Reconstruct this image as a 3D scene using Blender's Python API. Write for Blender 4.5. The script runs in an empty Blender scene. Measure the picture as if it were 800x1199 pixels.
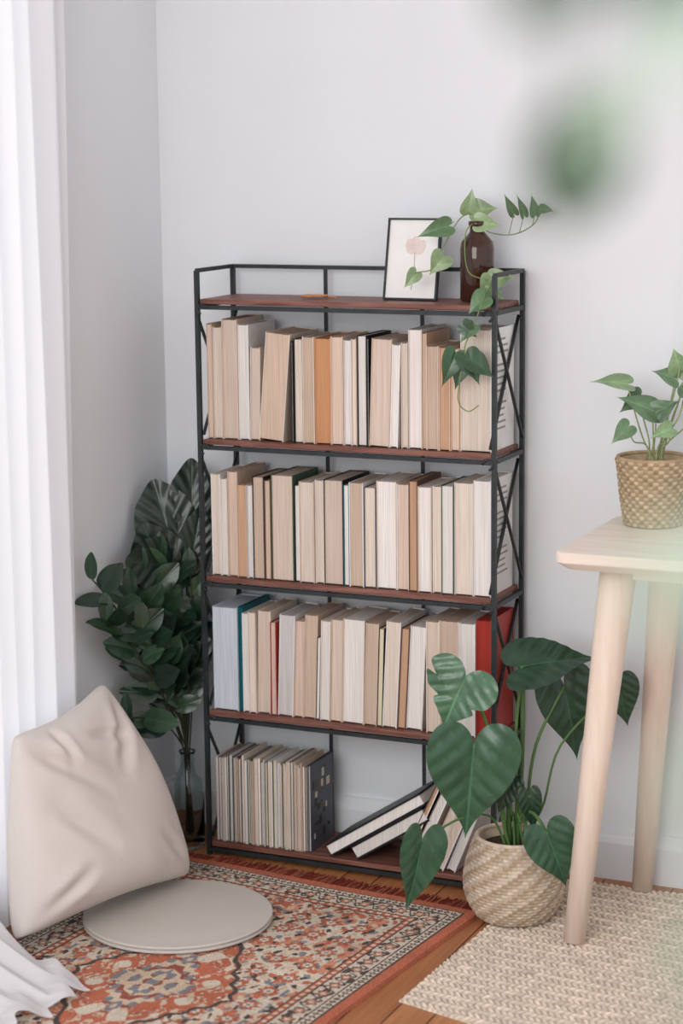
import bpy, bmesh, math, random
import numpy as np
from mathutils import Vector, Matrix, noise

random.seed(7); rng = np.random.default_rng(7)
scene = bpy.context.scene
try:
    scene.view_settings.view_transform = 'Standard'
    scene.view_settings.look = 'None'
except Exception: pass

def srgb(r, g, b):
    f = lambda c: (c/255/12.92) if c/255 <= 0.04045 else ((c/255+0.055)/1.055)**2.4
    return (f(r), f(g), f(b), 1.0)

# ------------------------------------------------------------------ materials
def new_mat(name, col=(0.8,0.8,0.8,1), rough=0.6, metal=0.0, spec=0.5, trans=0.0, ior=1.45):
    m = bpy.data.materials.new(name); m.use_nodes = True
    b = m.node_tree.nodes['Principled BSDF']
    b.inputs['Base Color'].default_value = col
    b.inputs['Roughness'].default_value = rough
    b.inputs['Metallic'].default_value = metal
    b.inputs['Specular IOR Level'].default_value = spec
    b.inputs['Transmission Weight'].default_value = trans
    b.inputs['IOR'].default_value = ior
    return m

def nd(m, t, **kw):
    n = m.node_tree.nodes.new(t)
    for k, v in kw.items():
        if k in n.inputs: n.inputs[k].default_value = v
        else: setattr(n, k, v)
    return n
def lk(m, a, b): m.node_tree.links.new(a, b)
def bsdf(m): return m.node_tree.nodes['Principled BSDF']

def noise_mat(name, c1, c2, scale=5, stretch=(1,1,1), rough=0.6, bump=0.0, spec=0.4, detail=4, lo=0.35, hi=0.65, bdist=0.002):
    m = new_mat(name, c1, rough, spec=spec)
    tc = nd(m, 'ShaderNodeTexCoord'); mp = nd(m, 'ShaderNodeMapping'); mp.inputs['Scale'].default_value = stretch
    nz = nd(m, 'ShaderNodeTexNoise', Scale=scale, Detail=detail)
    cr = nd(m, 'ShaderNodeValToRGB')
    cr.color_ramp.elements[0].position = lo; cr.color_ramp.elements[0].color = c1
    cr.color_ramp.elements[1].position = hi; cr.color_ramp.elements[1].color = c2
    lk(m, tc.outputs['Object'], mp.inputs['Vector']); lk(m, mp.outputs['Vector'], nz.inputs['Vector'])
    lk(m, nz.outputs['Fac'], cr.inputs['Fac']); lk(m, cr.outputs['Color'], bsdf(m).inputs['Base Color'])
    if bump:
        bp = nd(m, 'ShaderNodeBump', Strength=bump, Distance=bdist)
        lk(m, nz.outputs['Fac'], bp.inputs['Height']); lk(m, bp.outputs['Normal'], bsdf(m).inputs['Normal'])
    return m

def attr_mat(name, rough=0.6, spec=0.4, nscale=60, stretch=(1,1,1), amt=0.15, bump=0.0, bd=0.001):
    m = new_mat(name, rough=rough, spec=spec)
    at = nd(m, 'ShaderNodeAttribute', attribute_name='Col')
    tc = nd(m, 'ShaderNodeTexCoord'); mp = nd(m, 'ShaderNodeMapping'); mp.inputs['Scale'].default_value = stretch
    nz = nd(m, 'ShaderNodeTexNoise', Scale=nscale, Detail=3)
    mr = nd(m, 'ShaderNodeMapRange'); mr.inputs['From Min'].default_value=0.3; mr.inputs['From Max'].default_value=0.7
    mr.inputs['To Min'].default_value = 1-amt; mr.inputs['To Max'].default_value = 1+amt*0.5
    vm = nd(m, 'ShaderNodeVectorMath', operation='SCALE')
    lk(m, tc.outputs['Object'], mp.inputs['Vector']); lk(m, mp.outputs['Vector'], nz.inputs['Vector'])
    lk(m, nz.outputs['Fac'], mr.inputs['Value']); lk(m, at.outputs['Color'], vm.inputs[0]); lk(m, mr.outputs['Result'], vm.inputs['Scale'])
    lk(m, vm.outputs['Vector'], bsdf(m).inputs['Base Color'])
    if bump:
        bp = nd(m, 'ShaderNodeBump', Strength=bump, Distance=bd)
        lk(m, nz.outputs['Fac'], bp.inputs['Height']); lk(m, bp.outputs['Normal'], bsdf(m).inputs['Normal'])
    return m

M_wall = noise_mat('wall_paint', srgb(226,229,233), srgb(229,232,236), 3, rough=0.75, bump=0.03, spec=0.2)
M_base = noise_mat('baseboard_paint', srgb(227,230,234), srgb(233,236,239), 6, rough=0.45, spec=0.4)
M_ceil = noise_mat('ceiling_paint', srgb(240,241,242), srgb(245,245,246), 4, rough=0.8)
M_metal = noise_mat('black_metal', srgb(30,35,37), srgb(42,48,50), 40, rough=0.45, spec=0.5)
M_shelfwood = noise_mat('walnut_board', srgb(104,62,52), srgb(142,97,84), 9, stretch=(1,14,14), rough=0.45, bump=0.05)
M_birch = noise_mat('pale_birch_wood', srgb(231,215,201), srgb(242,230,218), 5, stretch=(1.0,9,9), rough=0.5, bump=0.03)
M_birchleg = noise_mat('pale_birch_leg', srgb(231,209,192), srgb(240,223,208), 6, stretch=(9,9,1), rough=0.5, bump=0.03)
M_cotton = noise_mat('cream_cotton', srgb(213,204,198), srgb(218,209,203), 500, rough=0.95, bump=0.12, spec=0.1, bdist=0.0003)
M_felt = noise_mat('greige_felt', srgb(196,189,182), srgb(203,196,189), 500, rough=0.95, bump=0.12, spec=0.1, bdist=0.0003)
M_pages = attr_mat('book_pages', rough=0.85, spec=0.15, nscale=9, stretch=(110,1,1), amt=0.2)
M_covers = attr_mat('book_covers', rough=0.45, spec=0.4, nscale=25, amt=0.08)
M_leaf = attr_mat('leaf_surface', rough=0.3, spec=0.6, nscale=22, amt=0.25, bump=0.1)
M_stem = attr_mat('stem_surface', rough=0.5, nscale=40, amt=0.15)
M_weave = attr_mat('woven_seagrass', rough=0.85, spec=0.2, nscale=70, amt=0.22, bump=0.3)
M_rug = attr_mat('wool_pile', rough=0.95, spec=0.1, nscale=260, amt=0.22, bump=0.5)
M_jute = attr_mat('braided_jute', rough=0.95, spec=0.1, nscale=180, amt=0.2, bump=0.4)
M_soil = noise_mat('potting_soil', srgb(50,38,30), srgb(80,62,48), 90, rough=1, bump=0.8)
M_paper = noise_mat('drawing_paper', srgb(238,236,234), srgb(243,241,239), 20, rough=0.8)
M_petal = noise_mat('poppy_ink', srgb(224,204,198), srgb(234,218,213), 60, rough=0.8)
M_ink = noise_mat('stem_ink', srgb(182,177,166), srgb(198,192,180), 60, rough=0.8)
M_trinket = noise_mat('carved_wood', srgb(190,120,70), srgb(214,150,96), 40, rough=0.6)
M_amber = new_mat('amber_glass', srgb(92,58,40), 0.06, trans=0.6, ior=1.5)
M_glass = new_mat('clear_glass', srgb(225,235,235), 0.03, trans=1.0, ior=1.35)
M_winframe = noise_mat('window_paint', srgb(240,240,240), srgb(246,246,246), 6, rough=0.4)

# floor planks
M_floor = new_mat('oak_planks', srgb(180,110,60), 0.38)
tc = nd(M_floor,'ShaderNodeTexCoord'); mp = nd(M_floor,'ShaderNodeMapping'); mp.inputs['Rotation'].default_value=(0,0,math.radians(90))
bk = nd(M_floor,'ShaderNodeTexBrick'); bk.inputs['Color1'].default_value=srgb(178,116,75); bk.inputs['Color2'].default_value=srgb(195,134,89)
bk.inputs['Mortar'].default_value=srgb(80,46,30); bk.inputs['Scale'].default_value=1.0; bk.inputs['Mortar Size'].default_value=0.0016
bk.inputs['Brick Width'].default_value=0.9; bk.inputs['Row Height'].default_value=0.07
mp2 = nd(M_floor,'ShaderNodeMapping'); mp2.inputs['Scale'].default_value=(60,3,1)
nz = nd(M_floor,'ShaderNodeTexNoise',Scale=1.5,Detail=6)
mx = nd(M_floor,'ShaderNodeMix',data_type='RGBA',blend_type='MULTIPLY'); mx.inputs['Factor'].default_value=0.5
cr = nd(M_floor,'ShaderNodeValToRGB'); cr.color_ramp.elements[0].color=(0.45,0.35,0.3,1); cr.color_ramp.elements[0].position=0.3; cr.color_ramp.elements[1].position=0.65
lk(M_floor,tc.outputs['Object'],mp.inputs['Vector']); lk(M_floor,mp.outputs['Vector'],bk.inputs['Vector'])
lk(M_floor,tc.outputs['Object'],mp2.inputs['Vector']); lk(M_floor,mp2.outputs['Vector'],nz.inputs['Vector']); lk(M_floor,nz.outputs['Fac'],cr.inputs['Fac'])
lk(M_floor,bk.outputs['Color'],mx.inputs['A']); lk(M_floor,cr.outputs['Color'],mx.inputs['B']); lk(M_floor,mx.outputs['Result'],bsdf(M_floor).inputs['Base Color'])

# curtain: diffuse + translucent
M_curtain = bpy.data.materials.new('sheer_linen'); M_curtain.use_nodes=True
nt=M_curtain.node_tree; nt.nodes.remove(nt.nodes['Principled BSDF'])
out=nt.nodes['Material Output']; df=nd(M_curtain,'ShaderNodeBsdfDiffuse',Color=srgb(245,245,248)); tr=nd(M_curtain,'ShaderNodeBsdfTranslucent',Color=srgb(245,246,250))
ms=nd(M_curtain,'ShaderNodeMixShader'); ms.inputs[0].default_value=0.33
tcc=nd(M_curtain,'ShaderNodeTexCoord'); wv=nd(M_curtain,'ShaderNodeTexNoise',Scale=300.0); bp=nd(M_curtain,'ShaderNodeBump',Strength=0.12,Distance=0.0005)
lk(M_curtain,tcc.outputs['Object'],wv.inputs['Vector']); lk(M_curtain,wv.outputs['Fac'],bp.inputs['Height']); lk(M_curtain,bp.outputs['Normal'],df.inputs['Normal'])
lk(M_curtain,df.outputs[0],ms.inputs[1]); lk(M_curtain,tr.outputs[0],ms.inputs[2]); lk(M_curtain,ms.outputs[0],out.inputs['Surface'])

# ------------------------------------------------------------------ mesh helpers
class Mesh:
    def __init__(s): s.v=[]; s.f=[]; s.c=[]; s.m=[]; s.sm=[]
    def add(s, verts, faces, col=(1,1,1,1), mi=0, smooth=False):
        o=len(s.v); s.v+= [tuple(v) for v in verts]
        if isinstance(col, list): s.c+=col
        else: s.c += [col]*len(verts)
        s.f += [tuple(i+o for i in f) for f in faces]; s.m+=[mi]*len(faces); s.sm+=[smooth]*len(faces)
    def box(s, lo, hi, col=(1,1,1,1), mi=0, mat=None):
        x0,y0,z0=lo; x1,y1,z1=hi
        vs=[Vector(p) for p in [(x0,y0,z0),(x1,y0,z0),(x1,y1,z0),(x0,y1,z0),(x0,y0,z1),(x1,y0,z1),(x1,y1,z1),(x0,y1,z1)]]
        if mat is not None: vs=[mat@v for v in vs]
        s.add(vs,[(0,3,2,1),(4,5,6,7),(0,1,5,4),(1,2,6,5),(2,3,7,6),(3,0,4,7)],col,mi)
    def tube(s, pts, r, col=(1,1,1,1), mi=0, n=8, square=False):
        pts=[Vector(p) for p in pts]; k=len(pts)
        rs = r if isinstance(r,(list,tuple)) else [r]*k
        vs=[]; fs=[]; prev=None
        for i,p in enumerate(pts):
            t=(pts[min(i+1,k-1)]-pts[max(i-1,0)]).normalized()
            ref=prev if prev is not None else (Vector((0,1,0)) if abs(t.y)<0.9 else Vector((1,0,0)))
            a=(ref-t*ref.dot(t)).normalized(); b=t.cross(a); prev=a
            for j in range(n):
                th=2*math.pi*j/n+(math.pi/4 if n==4 else 0)
                vs.append(p+(a*math.cos(th)+b*math.sin(th))*rs[i])
        for i in range(k-1):
            for j in range(n):
                fs.append((i*n+j,i*n+(j+1)%n,(i+1)*n+(j+1)%n,(i+1)*n+j))
        fs.append(tuple(range(n-1,-1,-1))); fs.append(tuple((k-1)*n+j for j in range(n)))
        s.add(vs,fs,col,mi,smooth=(n>4))
    def lathe(s, prof, c=(0,0,0), n=48, col=(1,1,1,1), mi=0, smooth=True):
        vs=[];fs=[];k=len(prof)
        for r,z in prof:
            for j in range(n):
                th=2*math.pi*j/n; vs.append((c[0]+r*math.cos(th),c[1]+r*math.sin(th),c[2]+z))
        for i in range(k-1):
            for j in range(n): fs.append((i*n+j,i*n+(j+1)%n,(i+1)*n+(j+1)%n,(i+1)*n+j))
        s.add(vs,fs,col,mi,smooth)
    def obj(s, name, mats, parent=None, bevel=0, loc=None):
        me=bpy.data.meshes.new(name); me.from_pydata(s.v,[],s.f)
        for m in mats: me.materials.append(m)
        me.polygons.foreach_set('material_index',s.m); me.polygons.foreach_set('use_smooth',s.sm)
        ca=me.color_attributes.new('Col','FLOAT_COLOR','POINT')
        ca.data.foreach_set('color',np.array(s.c,dtype=np.float32).ravel())
        me.update()
        o=bpy.data.objects.new(name,me); scene.collection.objects.link(o)
        if parent: o.parent=parent
        if bevel:
            b=o.modifiers.new('bevel','BEVEL'); b.width=bevel; b.segments=2; b.limit_method='ANGLE'
        return o
def empty(name, loc=(0,0,0)):
    e=bpy.data.objects.new(name,None); e.empty_display_size=0.05; scene.collection.objects.link(e); return e
def jit(c,a=0.06):
    k=1+random.uniform(-a,a); return (min(1,c[0]*k),min(1,c[1]*k),min(1,c[2]*k),1)
def bez(p0,p1,p2,n=12):
    p0,p1,p2=Vector(p0),Vector(p1),Vector(p2)
    return [p0*(1-t)**2+p1*2*t*(1-t)+p2*t*t for t in [i/(n-1) for i in range(n)]]

# leaf: outline in local (x across, y along base->tip)
def outline(kind,n=56):
    pts=[]
    for i in range(n):
        t=2*math.pi*i/n
        if kind in('heart','monstera','pothos'):
            x=16*math.sin(t)**3; y=13*math.cos(t)-5*math.cos(2*t)-2*math.cos(3*t)-math.cos(4*t)
            X=x/32; Y=(5-y)/22
            if kind=='pothos': X*=0.95; Y = Y if Y>0 else Y*0.6
            if kind!='pothos' and Y<0: Y*=0.8
        else: # ovate
            X=0.5*math.sin(t)*(1+0.15*math.cos(t)); Y=(1-math.cos(t))/2
            if Y>0.75: X*= 1-0.35*((Y-0.75)/0.25)
        pts.append([X,Y])
    if kind=='monstera':
        for i in range(n):
            X,Y=pts[i]; fr=i/n
            for g,dp in ((0.25,0.30),(0.33,0.34),(0.68,0.30)):
                k=dp*math.exp(-((fr-g)/0.010)**2)
                if k>0.01: pts[i]=[X*(1-k),Y+(0.42-Y)*k]; X,Y=pts[i]
    return pts
def leaf(mesh, base, tip, width, nrm, kind='heart', col=(0.05,0.15,0.05,1), fold=0.12, droop=0.12, mi=0, n=56, vein=True):
    base=Vector(base); tip=Vector(tip); ax=tip-base; L=ax.length; ax.normalize()
    nrm=Vector(nrm); nrm=(nrm-ax*nrm.dot(ax)).normalized(); side=ax.cross(nrm)
    ol=outline(kind,n); cen=(0,0.42); rings=[0,0.25,0.5,0.72,0.88,1.0] if n<100 else [i/16 for i in range(17)]
    vs=[];cs=[];fs=[]
    wav=random.uniform(0,6)
    for r in rings:
        for k,(X,Y) in enumerate(ol):
            if r==0:
                x=0;y=cen[1]
            else: x=cen[0]+(X-cen[0])*r; y=cen[1]+(Y-cen[1])*r
            xa=x*width; ya=y*L
            z= abs(x)*2*width*fold*(1-abs(x)*0.9) - droop*L*(max(0,y)**2) + droop*L*0.25*y + 0.012*width*math.sin(k*2*math.pi/n*7+wav)*r*r
            if n>=100: z+=0.018*width*math.cos((y-abs(x)*0.8)*30)*min(1,abs(x)*5)*(1-r*0.5)
            if y<0: z-= 0.1*L*abs(y)
            vs.append(base+side*xa+ax*ya+nrm*z)
            v=1.0
            if vein:
                if n>=100:
                    v=1+0.45*max(0,math.cos((y-abs(x)*0.8)*30+math.pi))**10
                    if abs(x)<0.012: v=1.9
                else:
                    v=1+0.10*math.sin((y*1.0-abs(x)*0.9)*36)
                    if abs(x)<0.02: v=1.45
            cs.append((col[0]*v,col[1]*v,col[2]*v,1))
    m=len(rings)
    for i in range(m-1):
        for k in range(n):
            a=(i*n+k,i*n+(k+1)%n,(i+1)*n+(k+1)%n,(i+1)*n+k)
            fs.append(a)
    mesh.add(vs,fs,cs,mi,smooth=True)

# ------------------------------------------------------------------ room
def simple_box(name, lo, hi, mat, bevel=0):
    m=Mesh(); m.box(lo,hi); return m.obj(name,[mat],bevel=bevel)
XR,YF,HC=3.6,-6.0,2.7
simple_box('floor',(-0.2,YF,-0.1),(XR,0.12,0.0),M_floor)
simple_box('wall_back',(-0.12,0.0,0.0),(XR,0.12,HC),M_wall)
wl=Mesh(); wy0,wy1,wz0,wz1=-2.1,-0.50,0.10,2.35
wl.box((-0.12,wy1,0),(0,0,HC)); wl.box((-0.12,-3.2,0),(0,wy0,HC)); wl.box((-0.12,wy0,wz1),(0,wy1,HC)); wl.box((-0.12,wy0,0),(0,wy1,wz0))
wl.obj('wall_left',[M_wall])
simple_box('ceiling',(-0.12,-4.2,HC),(XR,0.12,HC+0.1),M_ceil)
def baseboard(name,p0,p1,nx,ny):
    prof=[(0,0),(0.016,0),(0.016,0.075),(0.012,0.086),(0.009,0.09),(0.007,0.1),(0,0.1)]
    m=Mesh(); vs=[]
    for (px,py) in (p0,p1):
        for d,z in prof: vs.append((px+nx*d,py+ny*d,z))
    k=len(prof); fs=[(i,(i+1)%k,k+(i+1)%k,k+i) for i in range(k)]+[tuple(range(k)),tuple(range(2*k-1,k-1,-1))]
    m.add(vs,fs); return m.obj(name,[M_base])
baseboard('baseboard_back',(0,0),(XR,0),0,-1)
baseboard('baseboard_left',(0,-3.2),(0,0),1,0)
wf=Mesh()
for (a,b) in (((-0.09,wy0,wz0),(-0.05,wy0+0.03,wz1)),((-0.09,wy1-0.03,wz0),(-0.05,wy1,wz1)),((-0.09,wy0,wz0),(-0.05,wy1,wz0+0.03)),((-0.09,wy0,wz1-0.03),(-0.05,wy1,wz1)),
              ((-0.08,(wy0+wy1)/2-0.02,wz0),(-0.05,(wy0+wy1)/2+0.02,wz1))): wf.box(a,b)
wf.obj('window_1',[M_winframe])

# curtain
def curtain():
    m=Mesh(); NU,NV=360,120; y0,y1=-0.425,-2.15; H=2.45
    vs=[];fs=[]
    for j in range(NV+1):
        z=H*(j/NV)**1.5
        for i in range(NU+1):
            u=i/NU; y=y0+(y1-y0)*u
            amp=0.011+0.008*min(1,u*4)
            ph=2*math.pi*(y*14.0)+0.6*math.sin(z*1.7+y*5)+0.8*math.sin(y*19)
            fr=max(0,min(1,(-0.70-y)/0.2))
            x=0.040+amp*math.sin(ph)+0.004*math.sin(ph*0.37+z*2)+0.018*fr
            y+=-0.012*(1-z/H)*max(0,1-u*6)
            if z<0.16:
                k=(1-z/0.16)**1.8; f2=max(0,min(1,(-0.80-y)/0.10)); f2=f2*f2*(3-2*f2)
                x+=k*0.25*f2*(1+0.10*math.sin(ph*0.21+1))
                zz=max(0.014+0.009*(1+math.sin(ph*0.5+x*60)),z)
            else: zz=z
            vs.append((x,y+0.003*math.sin(ph*2),zz))
    for j in range(NV):
        for i in range(NU): a=j*(NU+1)+i; fs.append((a,a+1,a+NU+2,a+NU+1))
    m.add(vs,fs,smooth=True)
    p=empty('window_curtain')
    m.obj('fabric',[M_curtain],p)
    r=Mesh(); r.tube([(0.045,-0.3,H+0.01),(0.045,-2.3,H+0.01)],0.012,n=12); r.obj('rod',[M_metal],p)
curtain()

# ------------------------------------------------------------------ bookshelf
SX0,SW,SF,SB=0.180,0.625,-0.187,-0.03
Z0,SP=0.029,0.28; ZS=[Z0+i*SP for i in range(5)]; ZT=ZS[4]+0.056
shelf=empty('metal_bookshelf')
fr=Mesh(); pr=0.0062
xl,xr=SX0,SX0+SW
for x in (xl,xr):
    for y in (SF,SB): fr.tube([(x,y,0),(x,y,ZT)],pr,n=4)
    fr.tube([(x,SF,ZT),(x,SB,ZT)],0.0055,n=4)
    for z in ZS: fr.tube([(x,SF,z-0.014),(x,SB,z-0.014)],0.0062,n=4)
    for i in range(4):
        za,zb=ZS[i]+0.01,ZS[i+1]-0.03
        ins=0.008 if x==xl else -0.008
        fr.tube([(x+ins,SF,za),(x+ins,SB,zb)],0.0034,n=6); fr.tube([(x-ins*0.2,SF,zb),(x-ins*0.2,SB,za)],0.0034,n=6)
fr.tube([(xl,SB,ZT),(xr,SB,ZT)],0.0055,n=4)
for k in (1,2):
    x=xl+SW*k/3; fr.tube([(x,SB,0.02),(x,SB,ZT)],0.0045,n=4)
for z in ZS:
    fr.tube([(xl,SF,z-0.016),(xr,SF,z-0.016)],0.0058,n=4); fr.tube([(xl,SB,z-0.014),(xr,SB,z-0.014)],0.0058,n=4)
for z in ZS[1:]:
    for k in range(2):
        x=xl+0.012 if k==0 else xr-0.012
        fr.tube([(x+0.010*math.cos(a)*(1 if k==0 else -1),SF-0.004,z-0.020+0.010*math.sin(a)) for a in [i*0.55 for i in range(9)]],0.0028,n=6)
fr.obj('frame',[M_metal],shelf)
for i,z in enumerate(ZS):
    b=Mesh(); b.box((xl+0.006,SF-0.001,z-0.010),(xr-0.006,SB-0.004,z)); b.obj('board_%d'%(i+1),[M_shelfwood],shelf,bevel=0.0015)

# ------------------------------------------------------------------ books
C=dict(c=srgb(223,209,195),t=srgb(206,183,164),o=srgb(200,162,133),w=srgb(232,226,221),b=srgb(214,196,181),g=srgb(210,205,203),p=srgb(217,193,177),
       k=srgb(32,32,36),W=srgb(236,234,232),r=srgb(172,60,52),T=srgb(24,96,106),B=srgb(84,88,98),G=srgb(70,94,74),O=srgb(203,150,110),L=srgb(212,219,228),n=srgb(104,74,62),y=srgb(220,208,177))
def book(ms, xr_, z, w, h, d, yf, lean, pc, cc, ct=None):
    # pivot: right-bottom edge at (xr_, z); leaning right by `lean` (radians)
    M=Matrix.Translation((xr_,yf,z))@Matrix.Rotation(lean,4,'Y')
    ct=ct or (0.0012 if w<0.012 else 0.0018)
    pcj=jit(pc,0.08); ccj=jit(cc,0.08)
    ov=0.002
    ms.box((-w+ct,ov,ov),(-ct,d-ct,h-ov),pcj,0,M)         # page block
    ms.box((-w,0,0),(-w+ct,d,h),ccj,1,M); ms.box((-ct,0,0),(0,d,h),ccj,1,M)  # boards
    ms.box((-w,d-ct,0),(0,d,h),ccj,1,M)                    # spine
def row(name, z, data, x0, x1, printed=False):
    ms=Mesh(); ext=[]
    for i,e in enumerate(data):
        l=math.radians(e[4] if len(e)>4 else 0); nl=math.radians(data[i+1][4] if i+1<len(data) and len(data[i+1])>4 else 0)
        ex=e[1]/100*math.sin(l)+0.0 if (l>0 and nl<l) else 0
        if l>0 and nl>0 and nl<l: ex=e[1]/100*(math.sin(l)-math.sin(nl))
        ext.append(ex)
    s=(x1-x0-sum(ext))/sum(e[0]/math.cos(math.radians(e[4] if len(e)>4 else 0)) for e in data)
    x=x0
    for e,ex in zip(data,ext):
        l=math.radians(e[4] if len(e)>4 else 0); w=e[0]*s
        x+=w/math.cos(l); 
        book(ms,x-0.0004,z+0.0006,w-0.0006,e[1]/100,random.uniform(0.118,0.132),SF+0.011+random.uniform(0,0.007),l,C[e[2]],C[e[3]])
        x+=ex
    if printed:   # lines of cover text on the outward face of the last book
        h=data[-1][1]/100
        for k in range(15):
            zz=z+h*0.90-k*h*0.052
            if k in (3,9): continue
            ms.box((x-0.0005,SF+0.035,zz),(x-0.0001,SF+0.035+random.uniform(0.05,0.075),zz+h*0.018),srgb(150,146,142),1)
    return ms.obj(name,[M_pages,M_covers])
row('row_of_books',ZS[3],[(8,23,'p','t'),(13,22.4,'c','b'),(22,24,'b','p'),(15,23,'w','W'),(14,18.5,'b','c',1),(34,21.4,'t','c',5),
   (3,20,'t','k'),(13,20.5,'c','k'),(16,21,'t','c'),(22,20.8,'O','O'),(17,21.2,'p','t'),(11,20.6,'w','g'),(7,20.9,'c','t'),(13,21.5,'w','k'),(3,21,'g','k'),(27,21,'b','t',2),
   (11,20,'w','W',2),(9,20.4,'c','b'),(18,23,'w','g'),(7,22.4,'t','o'),(16,20,'t','p'),(15,19.8,'o','t'),(12,19.6,'p','o'),(40,23.3,'c','W')],xl+0.012,xr-0.012,True)
row('row_of_books',ZS[2],[(13,20.8,'c','W'),(10,20,'w','c'),(14,21.5,'p','t'),(14,19,'o','t'),(8,19,'w','g'),(16,20.8,'t','k'),(9,20.2,'t','n'),(30,21.4,'b','G'),(8,19.5,'w','k'),(20,20.4,'c','t'),(12,20.8,'c','w'),
   (26,21,'b','k'),(8,20.2,'w','T'),(19,20.8,'t','W'),(16,20,'c','B'),(26,21.4,'w','b'),(16,21,'p','W'),(12,21.8,'o','n'),(18,20.8,'w','t'),(12,21,'c','W'),(16,21.3,'w','G'),(24,22,'c','g'),(22,22.6,'w','W')],xl+0.012,xr-0.012,True)
row('row_of_books',ZS[1],[(36,21.6,'L','L'),(6,21.8,'T','T'),(10,20.6,'w','W'),(11,21,'c','b'),(18,21.4,'b','c',1),(9,19.3,'p','r'),(22,21,'g','W',2),(14,20,'p','t',2),(18,21.4,'t','t',2),(6,17,'w','k',2),
   (14,20.6,'w','c',1.5),(17,21,'b','t',1.5),(30,21.3,'w','b',1.5),(18,20.9,'t','p',2),(8,20,'y','k',2),(20,21.6,'c','W',3),(12,20.4,'o','n',3),(22,21,'w','g',3),(18,22.4,'b','c'),(26,22.8,'t','b'),(22,22.6,'w','W'),(20,23.4,'r','r')],xl+0.012,xr-0.012)
ms=Mesh(); x=xl+0.014
for i in range(60):
    w=random.uniform(0.0028,0.0066); x+=w
    if x>0.412: break
    cv='B' if x>0.403 else random.choice('WgbnWtcGBp')
    book(ms,x,ZS[0]+0.0006,w-0.0005,random.uniform(0.178,0.188),random.uniform(0.105,0.11),SF+0.006+random.uniform(0,0.006),0,C[random.choice('wgcbwgtypg')],C[cv],ct=0.0006)
    lastx=x
for k in range(26): # glossy cover art patches on the last magazine
    yy=SF+0.018+random.uniform(0,0.080); zz=ZS[0]+0.012+random.uniform(0,0.15)
    ms.box((lastx-0.0003,yy,zz),(lastx+0.0001+k*0.00001,yy+random.uniform(0.006,0.016),zz+random.uniform(0.006,0.018)),C[random.choice('gkynkkG')],1)
ms.obj('stack_of_magazines',[M_pages,M_covers])
ms=Mesh(); zb=ZS[0]+0.0008; th=math.radians(57)
book(ms,0.512,zb,0.030,0.185,0.128,SF+0.006,th,C['w'],C['k'],ct=0.004)
book(ms,0.512-0.030/math.cos(th)-0.002,zb,0.027,0.245,0.130,SF+0.004,th,C['w'],C['k'],ct=0.004)
x=0.618
for (w,h,pc,cc,a) in [(0.017,0.205,'o','n',25),(0.026,0.20,'w','W',24),(0.018,0.195,'c','t',24),(0.020,0.185,'b','W',23),(0.018,0.165,'w','g',22)]:
    a=math.radians(a); book(ms,x,zb,w,h,0.13,SF+0.008,a,C[pc],C[cc]); x+=w/math.cos(a)+0.0035
ms.obj('tumbled_books',[M_pages,M_covers])

# ------------------------------------------------------------------ top-shelf things
zt=ZS[4]
pf=empty('picture_frame'); fw,fh=0.112,0.158; ang=math.radians(-11)
PM=Matrix.Translation((0.548,-0.115,zt+0.002))@Matrix.Rotation(math.radians(-2),4,'Z')@Matrix.Rotation(ang,4,'X')
m=Mesh(); t=0.0035
for a,b in (((0,0,0),(t,0.01,fh)),((fw-t,0,0),(fw,0.01,fh)),((t,0,0),(fw-t,0.01,t)),((t,0,fh-t),(fw-t,0.01,fh))): m.box(a,b,mat=PM)
m.obj('border',[M_metal],pf)
m=Mesh(); m.box((t,0.004,t),(fw-t,0.008,fh-t),mat=PM); m.obj('paper',[M_paper],pf)
m=Mesh()
for bx,bz,tx,tz,w in ((0.060,0.090,0.044,0.118,0.026),(0.060,0.090,0.060,0.124,0.026),(0.061,0.090,0.078,0.116,0.024)):
    leaf(m,PM@Vector((bx,0.0035,bz)),PM@Vector((tx,0.0035,tz)),w,PM.to_3x3()@Vector((0,-1,0)),kind='ovate',fold=0,droop=0,n=24,vein=False)
m.obj('poppy_petals',[M_petal],pf)
m=Mesh(); m.tube([PM@Vector(p) for p in ((0.060,0.0032,0.092),(0.061,0.0032,0.06),(0.057,0.0032,0.02))],0.0006,n=6); m.obj('poppy_stem',[M_ink],pf)
m=Mesh(); m.box((0.598,-0.072,zt+0.002),(0.612,-0.068,zt+0.07)); m.obj('easel_back',[M_metal],pf)
m=Mesh(); leaf(m,(0.375,-0.12,zt+0.004),(0.43,-0.11,zt+0.004),0.030,(0,0,1),kind='ovate',fold=0.02,droop=-0.02,n=30,vein=False)
m.tube([(0.43,-0.11,zt+0.004),(0.448,-0.112,zt+0.004)],0.0016,n=6)
o=m.obj('carved_wooden_leaf',[M_trinket]); sd=o.modifiers.new('s','SOLIDIFY'); sd.thickness=0.003

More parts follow.
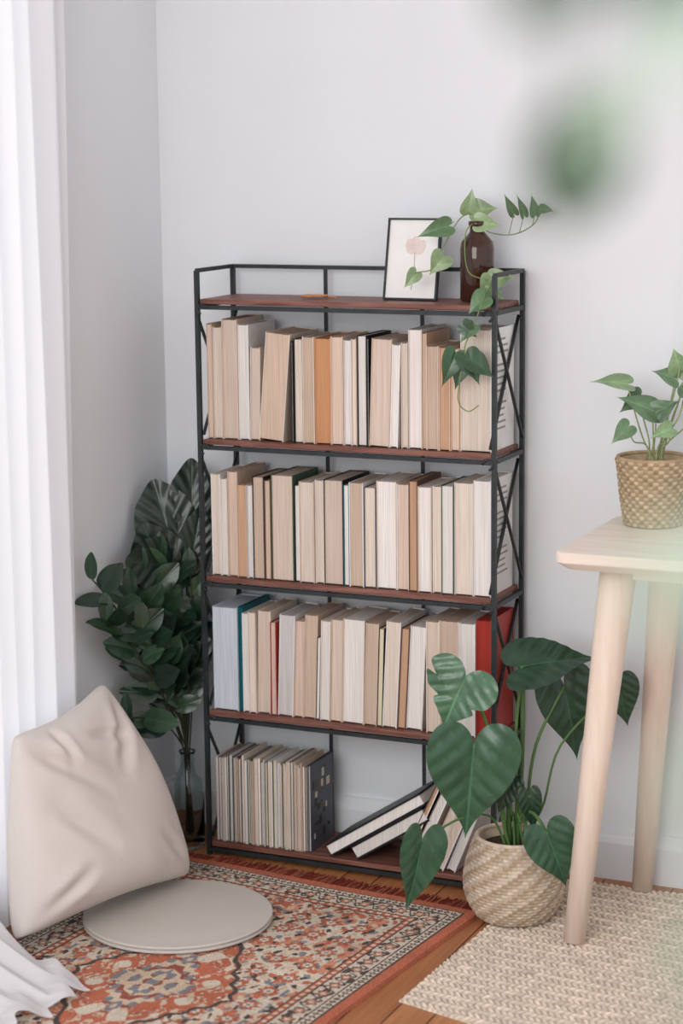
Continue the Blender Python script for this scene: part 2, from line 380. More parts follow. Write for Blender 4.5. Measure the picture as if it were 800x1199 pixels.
# pothos in amber bottle
U=Vector((0.913,0.408,0)); Wd=Vector((-0.408,0.913,0)); Zv=Vector((0,0,1))
def LP(o,u,z,w=0): return Vector(o)+U*(u/100)+Zv*(z/100)+Wd*(w/100)
BO=(0.736,-0.095,zt+0.0005)
pb=empty('pothos_in_amber_bottle')
m=Mesh(); m.lathe([(0,0.001),(0.030,0.001),(0.0325,0.004),(0.0325,0.100),(0.030,0.113),(0.020,0.125),(0.0145,0.131),(0.0135,0.142),(0.0165,0.144),(0.0165,0.152),(0.011,0.152),(0.010,0.13),(0.026,0.10),(0.029,0.09),(0.029,0.006),(0,0.005)],BO)
m.obj('amber_bottle',[M_amber],pb)
pg=[srgb(112,140,94),srgb(134,158,114),srgb(84,114,78),srgb(56,88,60)]
lf=Mesh(); st=Mesh()
camdir=Vector((0.40,-0.9,0.15))
def rnrm(a=0.4,up=0.25): return Vector((camdir.x+random.uniform(-a,a),camdir.y+random.uniform(-a,a),camdir.z+up+random.uniform(-a,a)))
stc=srgb(120,140,84)
PL=[(-5.7,14.3,-11.8,12.6,4.0,2,-2),(-6.6,8.7,-9.3,5.2,4.2,1,-3),(-11.8,5.7,-14.1,2.8,2.8,1,-3),(-1.6,17.0,-0.9,21.5,3.4,1,0),(-.7,17.2,4.0,17.7,4.3,1,0),(0,15.0,4.5,14.4,3.6,1,-1),
 (7,16.6,5.0,20.3,1.9,2,0),(8.9,16.3,7.6,20.2,1.9,2,0),(11,16.4,10.3,20.2,2.0,2,0),(12.1,17.3,14.6,17.0,2.2,2,0),
 (2.6,4.4,6.8,5.2,4.0,1,-5),(2.2,4.4,0,1.6,3.6,1,-5),(1.6,2.9,4.8,0.8,3.4,0,-6),(.6,1.6,-2.6,-1.4,4.0,2,-12),(-1.6,-3.6,-4.2,-6.6,3.4,2,-13),(-3.4,-3.4,-0.8,-5.8,3.0,3,-13),
 (-4.9,-8.8,-7.4,-15.0,4.2,3,-13),(-2.8,-9.0,-0.2,-14.6,4.8,3,-13),(-3.3,-9.8,-5.0,-15.6,4.2,3,-12.6),(-1.6,-10.0,2.4,-13.2,4.2,3,-13)]
for (u0,z0,u1,z1,w,ci,dp) in PL:
    leaf(lf,LP(BO,u0,z0,dp),LP(BO,u1,z1,dp-0.6),w/100*1.12,rnrm(0.35),kind='pothos',col=jit(pg[ci],0.12),n=40,fold=0.15,droop=0.15)
mouth=LP(BO,0,15.2)
def stem(ms,pts,r,col=stc,n=6):
    P=[Vector(p) for p in pts]; Q=[P[0]]+P+[P[-1]]; out=[]
    for i in range(1,len(Q)-2):
        for k in range(6):
            t=k/6; a,b,c,d=Q[i-1],Q[i],Q[i+1],Q[i+2]
            out.append(0.5*((2*b)+(c-a)*t+(2*a-5*b+4*c-d)*t*t+(3*b-3*c+d-a)*t**3))
    out.append(P[-1]); ms.tube(out,r,col,0,n=n)
inb=LP(BO,0.3,6)
stem(st,[inb,mouth,LP(BO,-3,16,-1),LP(BO,-6.5,10.5,-2),LP(BO,-8.5,6.5,-3),LP(BO,-11.8,5.7,-3),LP(BO,-12.5,4.5,-3)],0.0011)
stem(st,[LP(BO,-4.5,15.2,-1.5),LP(BO,-5.7,14.3,-2)],0.0009); stem(st,[LP(BO,-7.4,8.4,-2.5),LP(BO,-6.6,8.7,-3)],0.0009)
stem(st,[inb,mouth,LP(BO,2,13.2,-1),LP(BO,6.6,12.6,-1),LP(BO,10.7,14.4,0),LP(BO,12.1,17.3,0)],0.0011)
for a,b in (((6,12.7),(7,16.6)),((8,13),(8.9,16.3)),((10.4,14.2),(11,16.4))): stem(st,[LP(BO,a[0],a[1],-0.8),LP(BO,b[0],b[1],0)],0.0008)
stem(st,[inb,mouth,LP(BO,-1.5,16.5,0),LP(BO,-1.6,17,0)],0.0011); stem(st,[mouth,LP(BO,-.9,16.6,0),LP(BO,-.7,17.2,0)],0.0009); stem(st,[mouth,LP(BO,0,15,-1)],0.001)
stem(st,[mouth,LP(BO,-2.4,13,-3.6),LP(BO,-2,6,-5),LP(BO,2,4.2,-5.5),LP(BO,1.5,2.5,-8),LP(BO,0.6,1.8,-12),LP(BO,-1.4,-3.4,-13),LP(BO,-3,-7,-13.2),LP(BO,-3.2,-9.6,-13),LP(BO,-4.4,-17,-13),LP(BO,-2.6,-19.5,-13),LP(BO,-0.5,-18.4,-13)],0.0012)
stem(st,[LP(BO,-3.1,-8,-13),LP(BO,-4.9,-8.8,-13)],0.0009)
lf.obj('leaves',[M_leaf],pb); st.obj('stems',[M_stem],pb)

# ------------------------------------------------------------------ woven pots
def woven_pot(name,prof,c,nrows,nstake,amp,cols,parent,rim=0.006,rope=False):
    NT=nstake*6; NR=nrows*6
    vs=[];cs=[];fs=[]
    for i in range(NR+1):
        t=i/NR; r,z=prof(t); rowf=t*nrows; ri=int(rowf)
        for j in range(NT):
            th=2*math.pi*j/NT; s=th*nstake/2
            k=math.sin(s+ (ri%2)*math.pi)
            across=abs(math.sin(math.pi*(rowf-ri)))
            dd=amp*(0.55+0.45*k)*across**0.6 + amp*0.5*math.sin(th*3+t*9)*0.4
            vs.append((c[0]+(r+dd)*math.cos(th),c[1]+(r+dd)*math.sin(th),c[2]+z))
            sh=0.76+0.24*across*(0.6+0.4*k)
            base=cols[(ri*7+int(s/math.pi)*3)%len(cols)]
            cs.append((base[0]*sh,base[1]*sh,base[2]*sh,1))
    for i in range(NR):
        for j in range(NT): fs.append((i*NT+j,i*NT+(j+1)%NT,(i+1)*NT+(j+1)%NT,(i+1)*NT+j))
    m=Mesh(); m.add(vs,fs,cs,0,True)
    r1,z1=prof(1.0); r0,z0_=prof(0)
    m.lathe([(0.0,z0_+0.001),(r0,z0_+0.001)],c,NT//2,cols[0])
    m.lathe([(r1-0.004+rim*math.cos(a),z1+rim*math.sin(a)) for a in [k*math.pi/6 for k in range(13)]],c,64,cols[1])
    m.lathe([(r1-0.006,z1),(r1-0.012,z1-0.03)],c,64,cols[0])
    m.obj(name,[M_weave],parent)
    s=Mesh(); s.lathe([(0,z1-0.018),(r1*0.5,z1-0.015),(r1-0.009,z1-0.02)],c,48); s.obj('soil',[M_soil],parent)
sg=[srgb(210,190,167),srgb(218,200,179),srgb(199,177,151),srgb(224,208,188),srgb(191,167,141)]
PO=(0.884,-0.292,0.008)
pm=empty('potted_monstera')
def prof1(t):
    z=0.001+0.155*t
    r=0.068+0.027*math.sin(math.pi*min(1,t*0.92)**0.8)
    return (r,z)
woven_pot('jute_basket',prof1,PO,24,60,0.0022,sg,pm,rim=0.0045)
lf=Mesh(); st=Mesh()
dk=[srgb(36,66,46),srgb(52,88,64),srgb(74,110,82),srgb(28,54,38)]
def ml(u0,z0,u1,z1,w,dp,ci,kind='heart',nr=None,fold=0.1,droop=0.12,dp2=None):
    leaf(lf,LP(PO,u0,z0,dp),LP(PO,u1,z1,dp if dp2 is None else dp2),w/100,nr or rnrm(0.25,0.3),kind=kind,col=jit(dk[ci],0.1),fold=fold,droop=droop,n=144)
    mid=LP(PO,u0*0.45+random.uniform(-0.5,0.5),max(16,z0*0.75),dp*0.4)
    pts=[LP(PO,random.uniform(-2,2),13,random.uniform(-2,2)),LP(PO,u0*0.25,20,dp*0.15),mid if z0>22 else LP(PO,u0*0.6,22,dp*0.6),LP(PO,u0,z0,dp)]
    stem(st,pts,0.0032 if w>9 else 0.0022,srgb(86,120,66),8)
ml(-9.5,47.6,-14.0,37.4,14.5,-5,2,'monstera',Vector((0.2,-0.8,0.6)))
ml(-8.2,35.8,-9.6,17.6,17.4,-9,1,'heart',Vector((0.45,-0.85,0.35)),fold=0.16)
ml(1.6,48.0,16.0,50.6,13.0,1,0,'heart',Vector((0.2,-0.55,0.85)),droop=0.16)
ml(9.6,43.5,12.6,28.5,12.0,4,0,'heart',Vector((0.5,-0.8,0.3)))
ml(20.0,43.4,22.0,34.8,7.5,5,0,'heart')
ml(5.2,19.6,9.0,8.8,9.8,-11,1,'heart',Vector((0.35,-0.85,0.35)),fold=0.2)
ml(-17.9,19.8,-20.6,5.6,9.0,-15,1,'heart',Vector((0.7,-0.7,0.2)),fold=0.3)
ml(-1.0,27,-3.4,20.5,5.5,-3,0,'heart')
ml(2.4,25,3.4,17.5,4.5,-5,0,'heart')
stem(st,[LP(PO,0.5,13,0),LP(PO,1.2,24,0),LP(PO,1.6,36,1),LP(PO,1.4,48,1)],0.0045,srgb(78,108,62),8)
stem(st,[LP(PO,-1,13,0),LP(PO,-1,22,0),LP(PO,-1.4,30,0)],0.0055,srgb(70,100,58),8)
lf.obj('leaves',[M_leaf],pm); st.obj('stems',[M_stem],pm)

# ------------------------------------------------------------------ side table
tb=empty('birch_side_table'); TZ=0.742
m=Mesh(); x0,x1,y0,y1=1.004,1.95,-0.435,-0.045; rr=0.02
def rr_outline(x0,x1,y0,y1,r,n=6):
    o=[]
    for cx,cy,a0 in ((x1-r,y1-r,0),(x0+r,y1-r,90),(x0+r,y0+r,180),(x1-r,y0+r,270)):
        for k in range(n+1):
            a=math.radians(a0+90*k/n); o.append((cx+r*math.cos(a),cy+r*math.sin(a)))
    return o
rings=[(0.016,TZ-0.032),(0.004,TZ-0.022),(0.0,TZ-0.018),(0.0,TZ-0.002),(0.002,TZ)]
vs=[];fs=[]; 
for ins,z in rings:
    vs+=[(x,y,z) for x,y in rr_outline(x0+ins,x1-ins,y0+ins,y1-ins,rr)]
k=len(rr_outline(0,1,0,1,0.1))
for i in range(len(rings)-1):
    for j in range(k): fs.append((i*k+j,i*k+(j+1)%k,(i+1)*k+(j+1)%k,(i+1)*k+j))
fs.append(tuple(range(k-1,-1,-1))); fs.append(tuple((len(rings)-1)*k+j for j in range(k)))
m.add(vs,fs); m.obj('tabletop',[M_birch],tb)
for i,(f_,t_) in enumerate((((1.030,-0.375,0.008),(1.092,-0.325,0.712)),((1.068,-0.062,0.008),(1.120,-0.10,0.712)),((1.92,-0.40,0.008),(1.86,-0.345,0.712)),((1.92,-0.062,0.008),(1.86,-0.10,0.712)))):
    m=Mesh(); f_=Vector(f_); t_=Vector(t_); m.tube([f_,f_.lerp(t_,0.5),f_.lerp(t_,0.85),t_],[0.020,0.026,0.0315,0.033],n=24); m.obj('leg_%d'%(i+1),[M_birchleg],tb)
m=Mesh(); m.box((1.12,-0.34,TZ-0.06),(1.84,-0.32,TZ-0.031)); m.box((1.12,-0.12,TZ-0.06),(1.84,-0.10,TZ-0.031)); m.box((1.095,-0.31,TZ-0.06),(1.113,-0.11,TZ-0.031)); m.obj('apron',[M_birch],tb,bevel=0.002)

# plant on table
PT=(1.092,-0.112,TZ+0.0005)
pp=empty('potted_pothos')
def prof2(t): return (0.054+0.016*t, 0.001+0.125*t)
wk=[srgb(196,173,140),srgb(182,157,124),srgb(208,187,155),srgb(170,145,112)]
woven_pot('wicker_basket',prof2,PT,17,44,0.0024,wk,pp,rim=0.004)
lf=Mesh(); st=Mesh()
P2=[(-5,26.4,-12,27.4,5.2,1,0),(-.6,21.5,-7.2,24.7,6.0,0,-2),(0,21.2,4.2,23.6,4.6,2,-2),(3.8,27.2,-.6,29,4.4,0,0),(4.6,29,3.2,33,4.8,1,0),(5.5,26.8,10.5,27.6,5.6,1,0),(-5,18.7,-8.4,15.6,4.0,0,-2),
    (7,22,12,20,5.5,1,-2),(2.5,18.5,-1.5,17,3.8,1,-4),(7.5,31,11,34,5,0,2),(5,24,8.4,26,5,2,-3),(-2.5,24,-6.5,21,4.2,2,1)]
for (u0,z0,u1,z1,w,ci,dp) in P2:
    leaf(lf,LP(PT,u0,z0,dp),LP(PT,u1,z1,dp-1),w/100,rnrm(0.3,0.5),kind='pothos',col=jit([srgb(100,130,94),srgb(128,156,114),srgb(78,110,76)][ci],0.1),n=40)
    stem(st,[LP(PT,random.uniform(-2,2),10.8,random.uniform(-2,2)),LP(PT,u0*0.3,15,dp*0.3),LP(PT,u0*0.8,z0*0.85,dp),LP(PT,u0,z0,dp)],0.0015,srgb(150,160,110))
lf.obj('leaves',[M_leaf],pp); st.obj('stems',[M_stem],pp)

# ------------------------------------------------------------------ glass vase with branches
VO=(0.115,-0.155,0.0)
vp=empty('glass_vase_with_branches')
m=Mesh(); m.lathe([(0,0.001),(0.031,0.001),(0.034,0.006),(0.034,0.12),(0.030,0.145),(0.018,0.165),(0.0145,0.175),(0.0145,0.20),(0.018,0.207),(0.0155,0.207),(0.0125,0.20),(0.0125,0.175),(0.016,0.163),(0.028,0.143),(0.0315,0.12),(0.0315,0.008),(0,0.006)],VO)
m.obj('glass_bottle',[M_glass],vp)
lf=Mesh(); st=Mesh(); vm=Vector(VO)+Vector((0,0,0.205))
dg=[srgb(28,52,36),srgb(38,64,44),srgb(24,43,32),srgb(50,77,54)]
for (e,nl) in (((0.050,-0.405,0.615),8),((0.062,-0.375,0.53),8),((0.062,-0.232,0.60),9),((0.085,-0.19,0.62),7),((0.135,-0.16,0.585),9),((0.055,-0.275,0.44),7),((0.065,-0.31,0.31),5),((0.12,-0.19,0.53),9),((0.09,-0.24,0.35),5),((0.10,-0.30,0.50),7),((0.14,-0.21,0.42),6),((0.075,-0.30,0.565),7),((0.10,-0.22,0.47),7)):
    e=Vector(e); mid=vm.lerp(e,0.5)+Vector((0.01,0.02,0.05)); P=bez(vm+Vector((random.uniform(-.006,.006),random.uniform(-.006,.006),0)),mid,e,14)
    st.tube([Vector(VO)+Vector((random.uniform(-.01,.01),random.uniform(-.01,.01),0.02))]+P,0.0017,srgb(60,62,44),0,n=6)
    for k in range(nl):
        t=0.36+0.64*(k+0.5)/nl; p=P[min(13,int(t*13))]; tg=(P[min(13,int(t*13)+1)]-P[max(0,int(t*13)-1)]).normalized()
        sd=1 if k%2 else -1
        side=U*sd*random.uniform(0.6,1.0)+Wd*random.uniform(-0.5,0.2)+tg*random.uniform(0.3,0.9)+Zv*random.uniform(-0.25,0.25); side.normalize()
        L=random.uniform(0.055,0.084)
        tip=p+side*L
        tip.x=min(max(tip.x,0.012),0.162)
        tip.y=max(tip.y,-0.412)
        leaf(lf,p,tip,L*0.6,rnrm(0.5,0.35),kind='ovate',col=jit(random.choice(dg),0.15),n=30,fold=0.14,droop=0.14)
    leaf(lf,e,e+Vector((0.0,-0.005,0.055)),0.030,rnrm(0.5),kind='ovate',col=jit(dg[1],0.1),n=24)
for b,tp,w in (((0.100,-0.15,0.60),(0.050,-0.15,0.775),0.13),((0.125,-0.13,0.62),(0.112,-0.10,0.815),0.105),((0.10,-0.16,0.60),(0.050,-0.27,0.625),0.11),((0.125,-0.15,0.58),(0.148,-0.13,0.72),0.07),((0.10,-0.16,0.54),(0.050,-0.20,0.69),0.12),((0.115,-0.14,0.56),(0.09,-0.13,0.72),0.11)):
    leaf(lf,b,tp,w,Vector((0.5,-0.8,0.2)),kind='ovate',col=jit(dg[2],0.1),fold=0.1,droop=0.06,n=104)
    st.tube(bez(vm,vm.lerp(Vector(b),0.5)+Vector((0,0.02,0.03)),b,10),0.0022,srgb(50,64,42),0,n=6)
lf.v=[(max(v[0],0.003),v[1],v[2]) for v in lf.v]
lf.obj('leaves',[M_leaf],vp); st.obj('branches',[M_stem],vp)

# ------------------------------------------------------------------ persian rug
def persian():
    Wr,Lr=0.715,1.16; nx,ny=440,700
    s=np.linspace(0,Wr,nx); q=np.linspace(0,Lr,ny); S,Q=np.meshgrid(s,q)   # s from right edge, q from far edge
    e=np.minimum(np.minimum(S,Wr-S),np.minimum(Q,Lr-Q))
    cx=np.abs(S-Wr/2); cy=np.abs(Q-Lr/2)
    along=np.where((np.minimum(S,Wr-S)<np.minimum(Q,Lr-Q)),cy,cx)
    def col(r,g,b): return np.array(srgb(r,g,b)[:3])
    orange=col(182,102,78); cream=col(210,197,181); dark=col(70,62,62); terra=col(198,138,114); blue=col(124,126,134); tan=col(201,180,157); wine=col(146,76,67)
    def nz(X,Y,f,sd):
        r=np.random.default_rng(sd); out=np.zeros_like(X)
        for k in range(10):
            a=r.uniform(0,2*np.pi); ff=f*r.uniform(0.5,1.6); out+=np.sin(ff*(X*np.cos(a)+Y*np.sin(a))+r.uniform(0,6.3))
        return out/3.2
    n1=nz(cx,cy,80,1); n2=nz(cx,cy,165,2); n3=nz(cx,cy,250,3); wear=nz(S,Q,30,5)
    F=np.zeros(S.shape+(3,))+cream*0.98
    F[n1>0.40]=terra; F[(n2>0.70)]=orange; F[n2<-0.85]=blue; F[(n3>0.95)]=dark; F[n3<-0.75]=tan
    per=0.066
    rx=((cx+per/2)%per)-per/2; ry=((cy+per/2)%per)-per/2; rd=np.sqrt(rx**2+ry**2); ra=np.arctan2(ry,rx)
    ros=0.016+0.004*np.cos(8*ra)
    F[rd<ros+0.002]=dark; F[rd<ros]=orange; F[rd<0.009+0.002*np.cos(6*ra)]=cream; F[rd<0.004]=blue
    md=(cx/0.17)+(cy/0.30); mw=0.03*np.sin(18*np.arctan2(cy,cx))
    b=(md+mw<1.0)&(md+mw>0.94); F[b]=dark
    b=(md+mw<0.94)&(n2<0.5); F[b]=orange
    b=(md+mw<0.94)&(n1>0.5); F[b]=cream
    b=(md+mw<0.94)&(n3>0.9); F[b]=tan
    b=(md+mw<0.5); F[b]=tan; F[b&(n2>0.4)]=wine; F[b&(n3<-0.4)]=blue
    Cc=F
    def band(lo,hi,c): Cc[(e>=lo)&(e<hi)]=c
    band(0,0.024,orange)
    band(0.024,0.028,dark)
    band(0.028,0.046,cream)
    t=(along/0.014)%1; ee=(e-0.028)/0.018
    Cc[(e>=0.028)&(e<0.046)&(np.abs(t-0.5)+np.abs(ee-0.5)<0.46)]=dark
    Cc[(e>=0.028)&(e<0.046)&(np.abs(t-0.5)+np.abs(ee-0.5)<0.16)]=cream
    band(0.046,0.050,dark)
    band(0.050,0.090,cream*0.95)
    p2=0.040; t=((along/p2)%1)-0.5; ee=(e-0.070)/p2
    rd=np.sqrt(t**2+ee**2); ra=np.arctan2(ee,t); mb=(e>=0.050)&(e<0.090)
    vine=np.abs(ee-0.36*np.sin(2*np.pi*along/p2))<0.08; Cc[mb&vine]=dark*1.1
    Cc[mb&(n3>0.6)]=dark*1.2
    Cc[mb&(rd<0.32+0.07*np.cos(6*ra))]=dark; Cc[mb&(rd<0.23+0.06*np.cos(6*ra))]=terra; Cc[mb&(rd<0.10)]=cream
    band(0.090,0.093,dark)
    band(0.093,0.107,orange)
    t=(along/0.018)%1; ee=(e-0.093)/0.014
    Cc[(e>=0.093)&(e<0.107)&((t-0.5)**2+(ee-0.5)**2<0.09)]=cream
    band(0.107,0.110,dark)
    Cc*= (0.93+0.07*wear)[...,None]
    Cc=Cc*0.94+0.06*tan
    R_=rng.normal(1,0.06,S.shape); Cc=np.clip(Cc*R_[...,None],0.01,1)
    O=np.array([0.822,-0.298]); ua=np.array([-0.995,0.10]); va=np.array([-0.10,-0.995])
    X=O[0]+S*ua[0]+Q*va[0]; Y=O[1]+S*ua[1]+Q*va[1]
    Z=0.0065+0.0005*rng.normal(0,1,S.shape)+0.0010*np.sin(S*14+Q*5)
    edge=(e<0.002); Z[edge]=0.0005
    V=np.stack([X,Y,Z],-1).reshape(-1,3); idx=np.arange(nx*ny).reshape(ny,nx)
    Fq=np.stack([idx[:-1,:-1],idx[1:,:-1],idx[1:,1:],idx[:-1,1:]],-1).reshape(-1,4)
    me=bpy.data.meshes.new('rug_pile'); me.from_pydata(V.tolist(),[],Fq.tolist()); me.materials.append(M_rug)
    ca=me.color_attributes.new('Col','FLOAT_COLOR','POINT'); CC=np.ones((nx*ny,4),dtype=np.float32); CC[:,:3]=Cc.reshape(-1,3); ca.data.foreach_set('color',CC.ravel())
    par=empty('persian_rug'); o=bpy.data.objects.new('pile',me); scene.collection.objects.link(o); o.parent=par
    fm=Mesh()
    for i in range(260):
        s_=Wr*(i+0.5)/260; 
        for (q0,dirn) in ((0.0,-1),(Lr,1)):
            p=O+s_*ua+q0*va; L=random.uniform(0.03,0.05) if s_<0.62 else 0.03; dx=random.uniform(-0.008,0.008)
            e2=p+dirn*va*L+ua*dx; mi=p+dirn*va*L*0.5+ua*dx*0.2
            c=jit(srgb(132,60,48) if random.random()<0.7 else srgb(172,104,82),0.15)
            fm.tube([(p[0],p[1],0.004),(mi[0],mi[1],0.004),(e2[0],e2[1],0.0025)],0.0014,c,0,n=4)
    fm.obj('fringe',[M_rug],par)
persian()

# jute rug
def jute():
    A=np.array([0.832,-0.738]);B=np.array([0.868,-0.055]);Cn=np.array([1.95,-0.05]);D=np.array([1.95,-1.05])
    nx,ny=900,640
    u=np.linspace(0,1,nx); v=np.linspace(0,1,ny); Ug,Vg=np.meshgrid(u,v)
    P=(A[None,None]*((1-Ug)*(1-Vg))[...,None]+B*((1-Ug)*Vg)[...,None]+Cn*(Ug*Vg)[...,None]+D*(Ug*(1-Vg))[...,None])
    X,Y=P[...,0],P[...,1]
    rw=0.0165; Y2=Y+0.10*X; rowi=np.floor(Y2/rw); fy=(Y2/rw)%1
    sgn=np.where(rowi%2==0,1,-1)
    ph=(X/0.0125+sgn*(fy-0.5)*1.1)
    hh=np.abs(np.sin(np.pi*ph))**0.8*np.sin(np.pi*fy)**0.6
    e=np.minimum(np.minimum(Ug*1.1,(1-Ug)*1.1),np.minimum(Vg*0.7,(1-Vg)*0.9))
    Z=0.0012+0.0052*hh; Z[e<0.002]=0.0004
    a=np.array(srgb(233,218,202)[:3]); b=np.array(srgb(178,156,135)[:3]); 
    tone=rng.normal(0,1,(400,700)); ti=tone[(rowi.astype(int))%400,(np.floor(ph).astype(int))%700]
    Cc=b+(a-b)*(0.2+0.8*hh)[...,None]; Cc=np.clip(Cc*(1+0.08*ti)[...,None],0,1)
    V=np.stack([X,Y,Z],-1).reshape(-1,3); idx=np.arange(nx*ny).reshape(ny,nx)
    Fq=np.stack([idx[:-1,:-1],idx[:-1,1:],idx[1:,1:],idx[1:,:-1]],-1).reshape(-1,4)
    me=bpy.data.meshes.new('jute_rug'); me.from_pydata(V.tolist(),[],Fq.tolist()); me.materials.append(M_jute)
    ca=me.color_attributes.new('Col','FLOAT_COLOR','POINT'); CC=np.ones((nx*ny,4),dtype=np.float32); CC[:,:3]=Cc.reshape(-1,3); ca.data.foreach_set('color',CC.ravel())
    o=bpy.data.objects.new('jute_rug',me); scene.collection.objects.link(o)
jute()

# ------------------------------------------------------------------ floor cushion disk & pillow
m=Mesh(); cz=0.0085
prof=[(0,0.0),(0.165,0.0),(0.174,0.003)]
pr_=[(0.176+0.0030*math.cos(a),0.005+0.0030*math.sin(a)) for a in [-1.4+k*0.35 for k in range(9)]]
prof+=pr_+[(0.1745,0.008)]+[(0.1765+0.0028*math.cos(a),0.0125+0.0028*math.sin(a)) for a in [-1.4+k*0.4 for k in range(8)]]+[(0.172,0.0145),(0.15,0.0165),(0.10,0.0175),(0.0,0.018)]
m.lathe(prof,(0.308,-0.560,cz),96); m.obj('round_floor_cushion',[M_felt])

def pillow():
    TF=Vector((0.088,-0.442,0.424)); BF=Vector((0.240,-0.392,0.028)); TN=Vector((0.088,-0.765,0.400)); BN=Vector((0.118,-0.835,0.032))
    N=120; m=Mesh(); vs=[];fs=[]
    nrm=((TF-BF).cross(BN-BF)).normalized()
    if nrm.x<0: nrm=-nrm
    def crease(s,t,a,b,wd,dp):
        ax,ay=a; bx,by=b; dx,dy=bx-ax,by-ay; l2=dx*dx+dy*dy
        k=max(0,min(1,((s-ax)*dx+(t-ay)*dy)/l2)); d=math.hypot(s-ax-k*dx,t-ay-k*dy)
        return -dp*math.exp(-(d/wd)**2)*math.sin(math.pi*min(1,max(0,k*0.9+0.1)))+dp*0.5*math.exp(-((d-wd*1.8)/wd)**2)*math.sin(math.pi*k)
    for side in (1,-1):
        for j in range(N+1):
            for i in range(N+1):
                s=i/N; t=j/N
                # bulging side seams, slightly sagging top seam
                es=0.045*math.sin(math.pi*t)*math.sin(math.pi*t*0.9)*(2*s-1)*abs(2*s-1)**2; et=-0.045*math.sin(math.pi*s)*(2*t-1)*abs(2*t-1)**3
                s2=s+es*(1.0 if s<0.5 else 0.3); t2=t+et
                ds=(2*s2-1); dt=(2*t2-1); kk=(abs(ds)*abs(dt))**8*0.018
                s2=0.5+ds*(0.5-kk); t2=0.5+dt*(0.5-kk)
                P=(BF*(1-s2)+BN*s2)*(1-t2)+(TF*(1-s2)+TN*s2)*t2
                b=max(0,16*s*(1-s)*t*(1-t))
                h=0.102*b**0.36*(1.0 if side>0 else 0.42)*(1.30-0.64*t)
                w=0.016*noise.noise(Vector((s*2.4,t*2.4,side*2.0)))
                if side>0:
                    w+=crease(s,t,(1.0,0.95),(0.45,0.55),0.04,0.012)+crease(s,t,(0.0,1.0),(0.35,0.60),0.04,0.011)
                    w+=crease(s,t,(0.85,0.60),(0.55,0.30),0.045,0.010)+crease(s,t,(0.0,0.0),(0.25,0.30),0.03,0.008)+crease(s,t,(1.0,0.05),(0.7,0.28),0.035,0.009)
                    w+=crease(s,t,(0.75,1.0),(0.65,0.72),0.03,0.008)+crease(s,t,(0.15,0.75),(0.5,0.85),0.03,0.008)
                P=P+nrm*side*(h+w*min(1,b*3))
                P.z-=0.014*b*(1-t)
                vs.append(P)
    K=(N+1)*(N+1)
    for sidx in (0,1):
        for j in range(N):
            for i in range(N):
                a=sidx*K+j*(N+1)+i; q=(a,a+1,a+N+2,a+N+1); fs.append(q if sidx==0 else q[::-1])
    vs=[Vector((max(v.x,0.012),v.y,max(v.z,0.009))) for v in vs]
    m.add(vs,fs,smooth=True); o=m.obj('throw_pillow',[M_cotton])
    bm=bmesh.new(); bm.from_mesh(o.data); bmesh.ops.remove_doubles(bm,verts=bm.verts,dist=0.0004); bmesh.ops.recalc_face_normals(bm,faces=bm.faces); bm.to_mesh(o.data); bm.free()
pillow()

# ------------------------------------------------------------------ hanging houseplant near the camera (out of focus)
hp=empty('hanging_houseplant')
HC_=Vector((2.13,-3.40,1.66))
m=Mesh(); m.lathe([(0,0),(0.05,0),(0.065,0.06),(0.075,0.12),(0.07,0.12),(0.06,0.06),(0.0,0.10)],HC_,40,srgb(230,228,224)); m.obj('planter',[M_ceil],hp)
m=Mesh()
for a in (0,2.1,4.2): m.tube([HC_+Vector((0.07*math.cos(a),0.07*math.sin(a),0.12)),HC_+Vector((0,0,0.5))],0.0012,n=5)
m.tube([HC_+Vector((0,0,0.5)),Vector((HC_.x,HC_.y,HC))],0.0015,n=5); m.obj('cords',[M_metal],hp)
lf=Mesh(); st=Mesh(); hg=srgb(60,80,64); hl=srgb(140,160,142)
v1=[HC_+Vector((-0.05,0.0,0.12)),HC_+Vector((-0.10,0.01,0.08)),Vector((1.990,-3.39,1.50)),Vector((1.963,-3.305,1.462))]
stem(st,v1,0.0008,hg)
v2=[HC_+Vector((0,-0.06,0.12)),HC_+Vector((-0.03,-0.10,0.05)),Vector((2.055,-3.48,1.46)),Vector((2.056,-3.50,1.37)),Vector((2.06,-3.52,1.27))]
stem(st,v2,0.0008,hg)
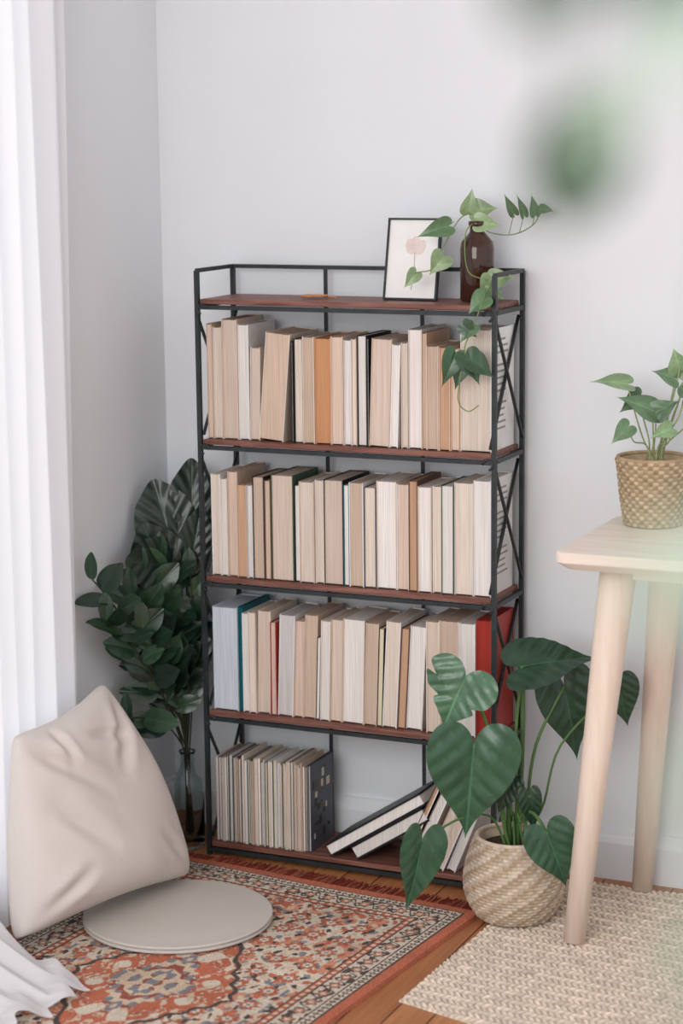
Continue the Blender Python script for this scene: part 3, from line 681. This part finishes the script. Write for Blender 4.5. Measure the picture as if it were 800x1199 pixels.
for b,tp,w,c_ in (((1.967,-3.302,1.470),(1.957,-3.300,1.432),0.030,hg),((1.984,-3.330,1.476),(1.972,-3.328,1.450),0.014,hl),
               ((1.995,-3.396,1.508),(1.974,-3.392,1.486),0.024,hg),((2.024,-3.384,1.510),(2.000,-3.386,1.488),0.026,hg),((2.018,-3.384,1.490),(2.008,-3.386,1.468),0.012,hl),
               ((2.058,-3.50,1.385),(2.038,-3.504,1.370),0.015,hl),((2.062,-3.51,1.35),(2.050,-3.51,1.328),0.014,hl),((2.063,-3.52,1.32),(2.054,-3.52,1.297),0.012,hl)):
    leaf(lf,b,tp,w,camdir,kind='ovate',col=c_,n=24)
lf.obj('leaves',[M_leaf],hp); st.obj('vines',[M_stem],hp)

# ------------------------------------------------------------------ lights
w=bpy.data.worlds.new('World'); scene.world=w; w.use_nodes=True
w.node_tree.nodes['Background'].inputs['Color'].default_value=(0.95,0.973,1.0,1); w.node_tree.nodes['Background'].inputs['Strength'].default_value=1.02
def area(name,loc,target,sx,sy,en,col=(1,1,1)):
    l=bpy.data.lights.new(name,'AREA'); l.shape='RECTANGLE'; l.size=sx; l.size_y=sy; l.energy=en; l.color=col
    o=bpy.data.objects.new(name,l); o.location=loc; d=Vector(target)-Vector(loc); o.rotation_euler=d.to_track_quat('-Z','Y').to_euler(); scene.collection.objects.link(o); return o
area('daylight_window_left',(-0.45,-1.35,1.25),(1.0,-1.35,1.15),1.7,2.3,14,(0.98,0.99,1.0))
area('daylight_front',(0.85,-5.2,2.2),(0.9,0,0.9),2.8,2.2,112,(1.0,0.994,0.982))

# ------------------------------------------------------------------ camera
cam=bpy.data.cameras.new('camera'); co=bpy.data.objects.new('camera',cam); scene.collection.objects.link(co)
r=Vector((0.9129,0.4080,-0.0110)); d=Vector((0.0614,-0.1639,-0.9846)); f=Vector((-0.4035,0.8981,-0.1747))
R=Matrix((r,-d,-f)).transposed(); co.matrix_world=Matrix.Translation((2.1492,-3.8842,1.4591))@R.to_4x4()
cam.sensor_fit='HORIZONTAL'; cam.sensor_width=24.0; cam.lens=2466.9/800*24
cam.dof.use_dof=True; cam.dof.focus_distance=4.02; cam.dof.aperture_fstop=2.8; cam.clip_start=0.02
scene.camera=co
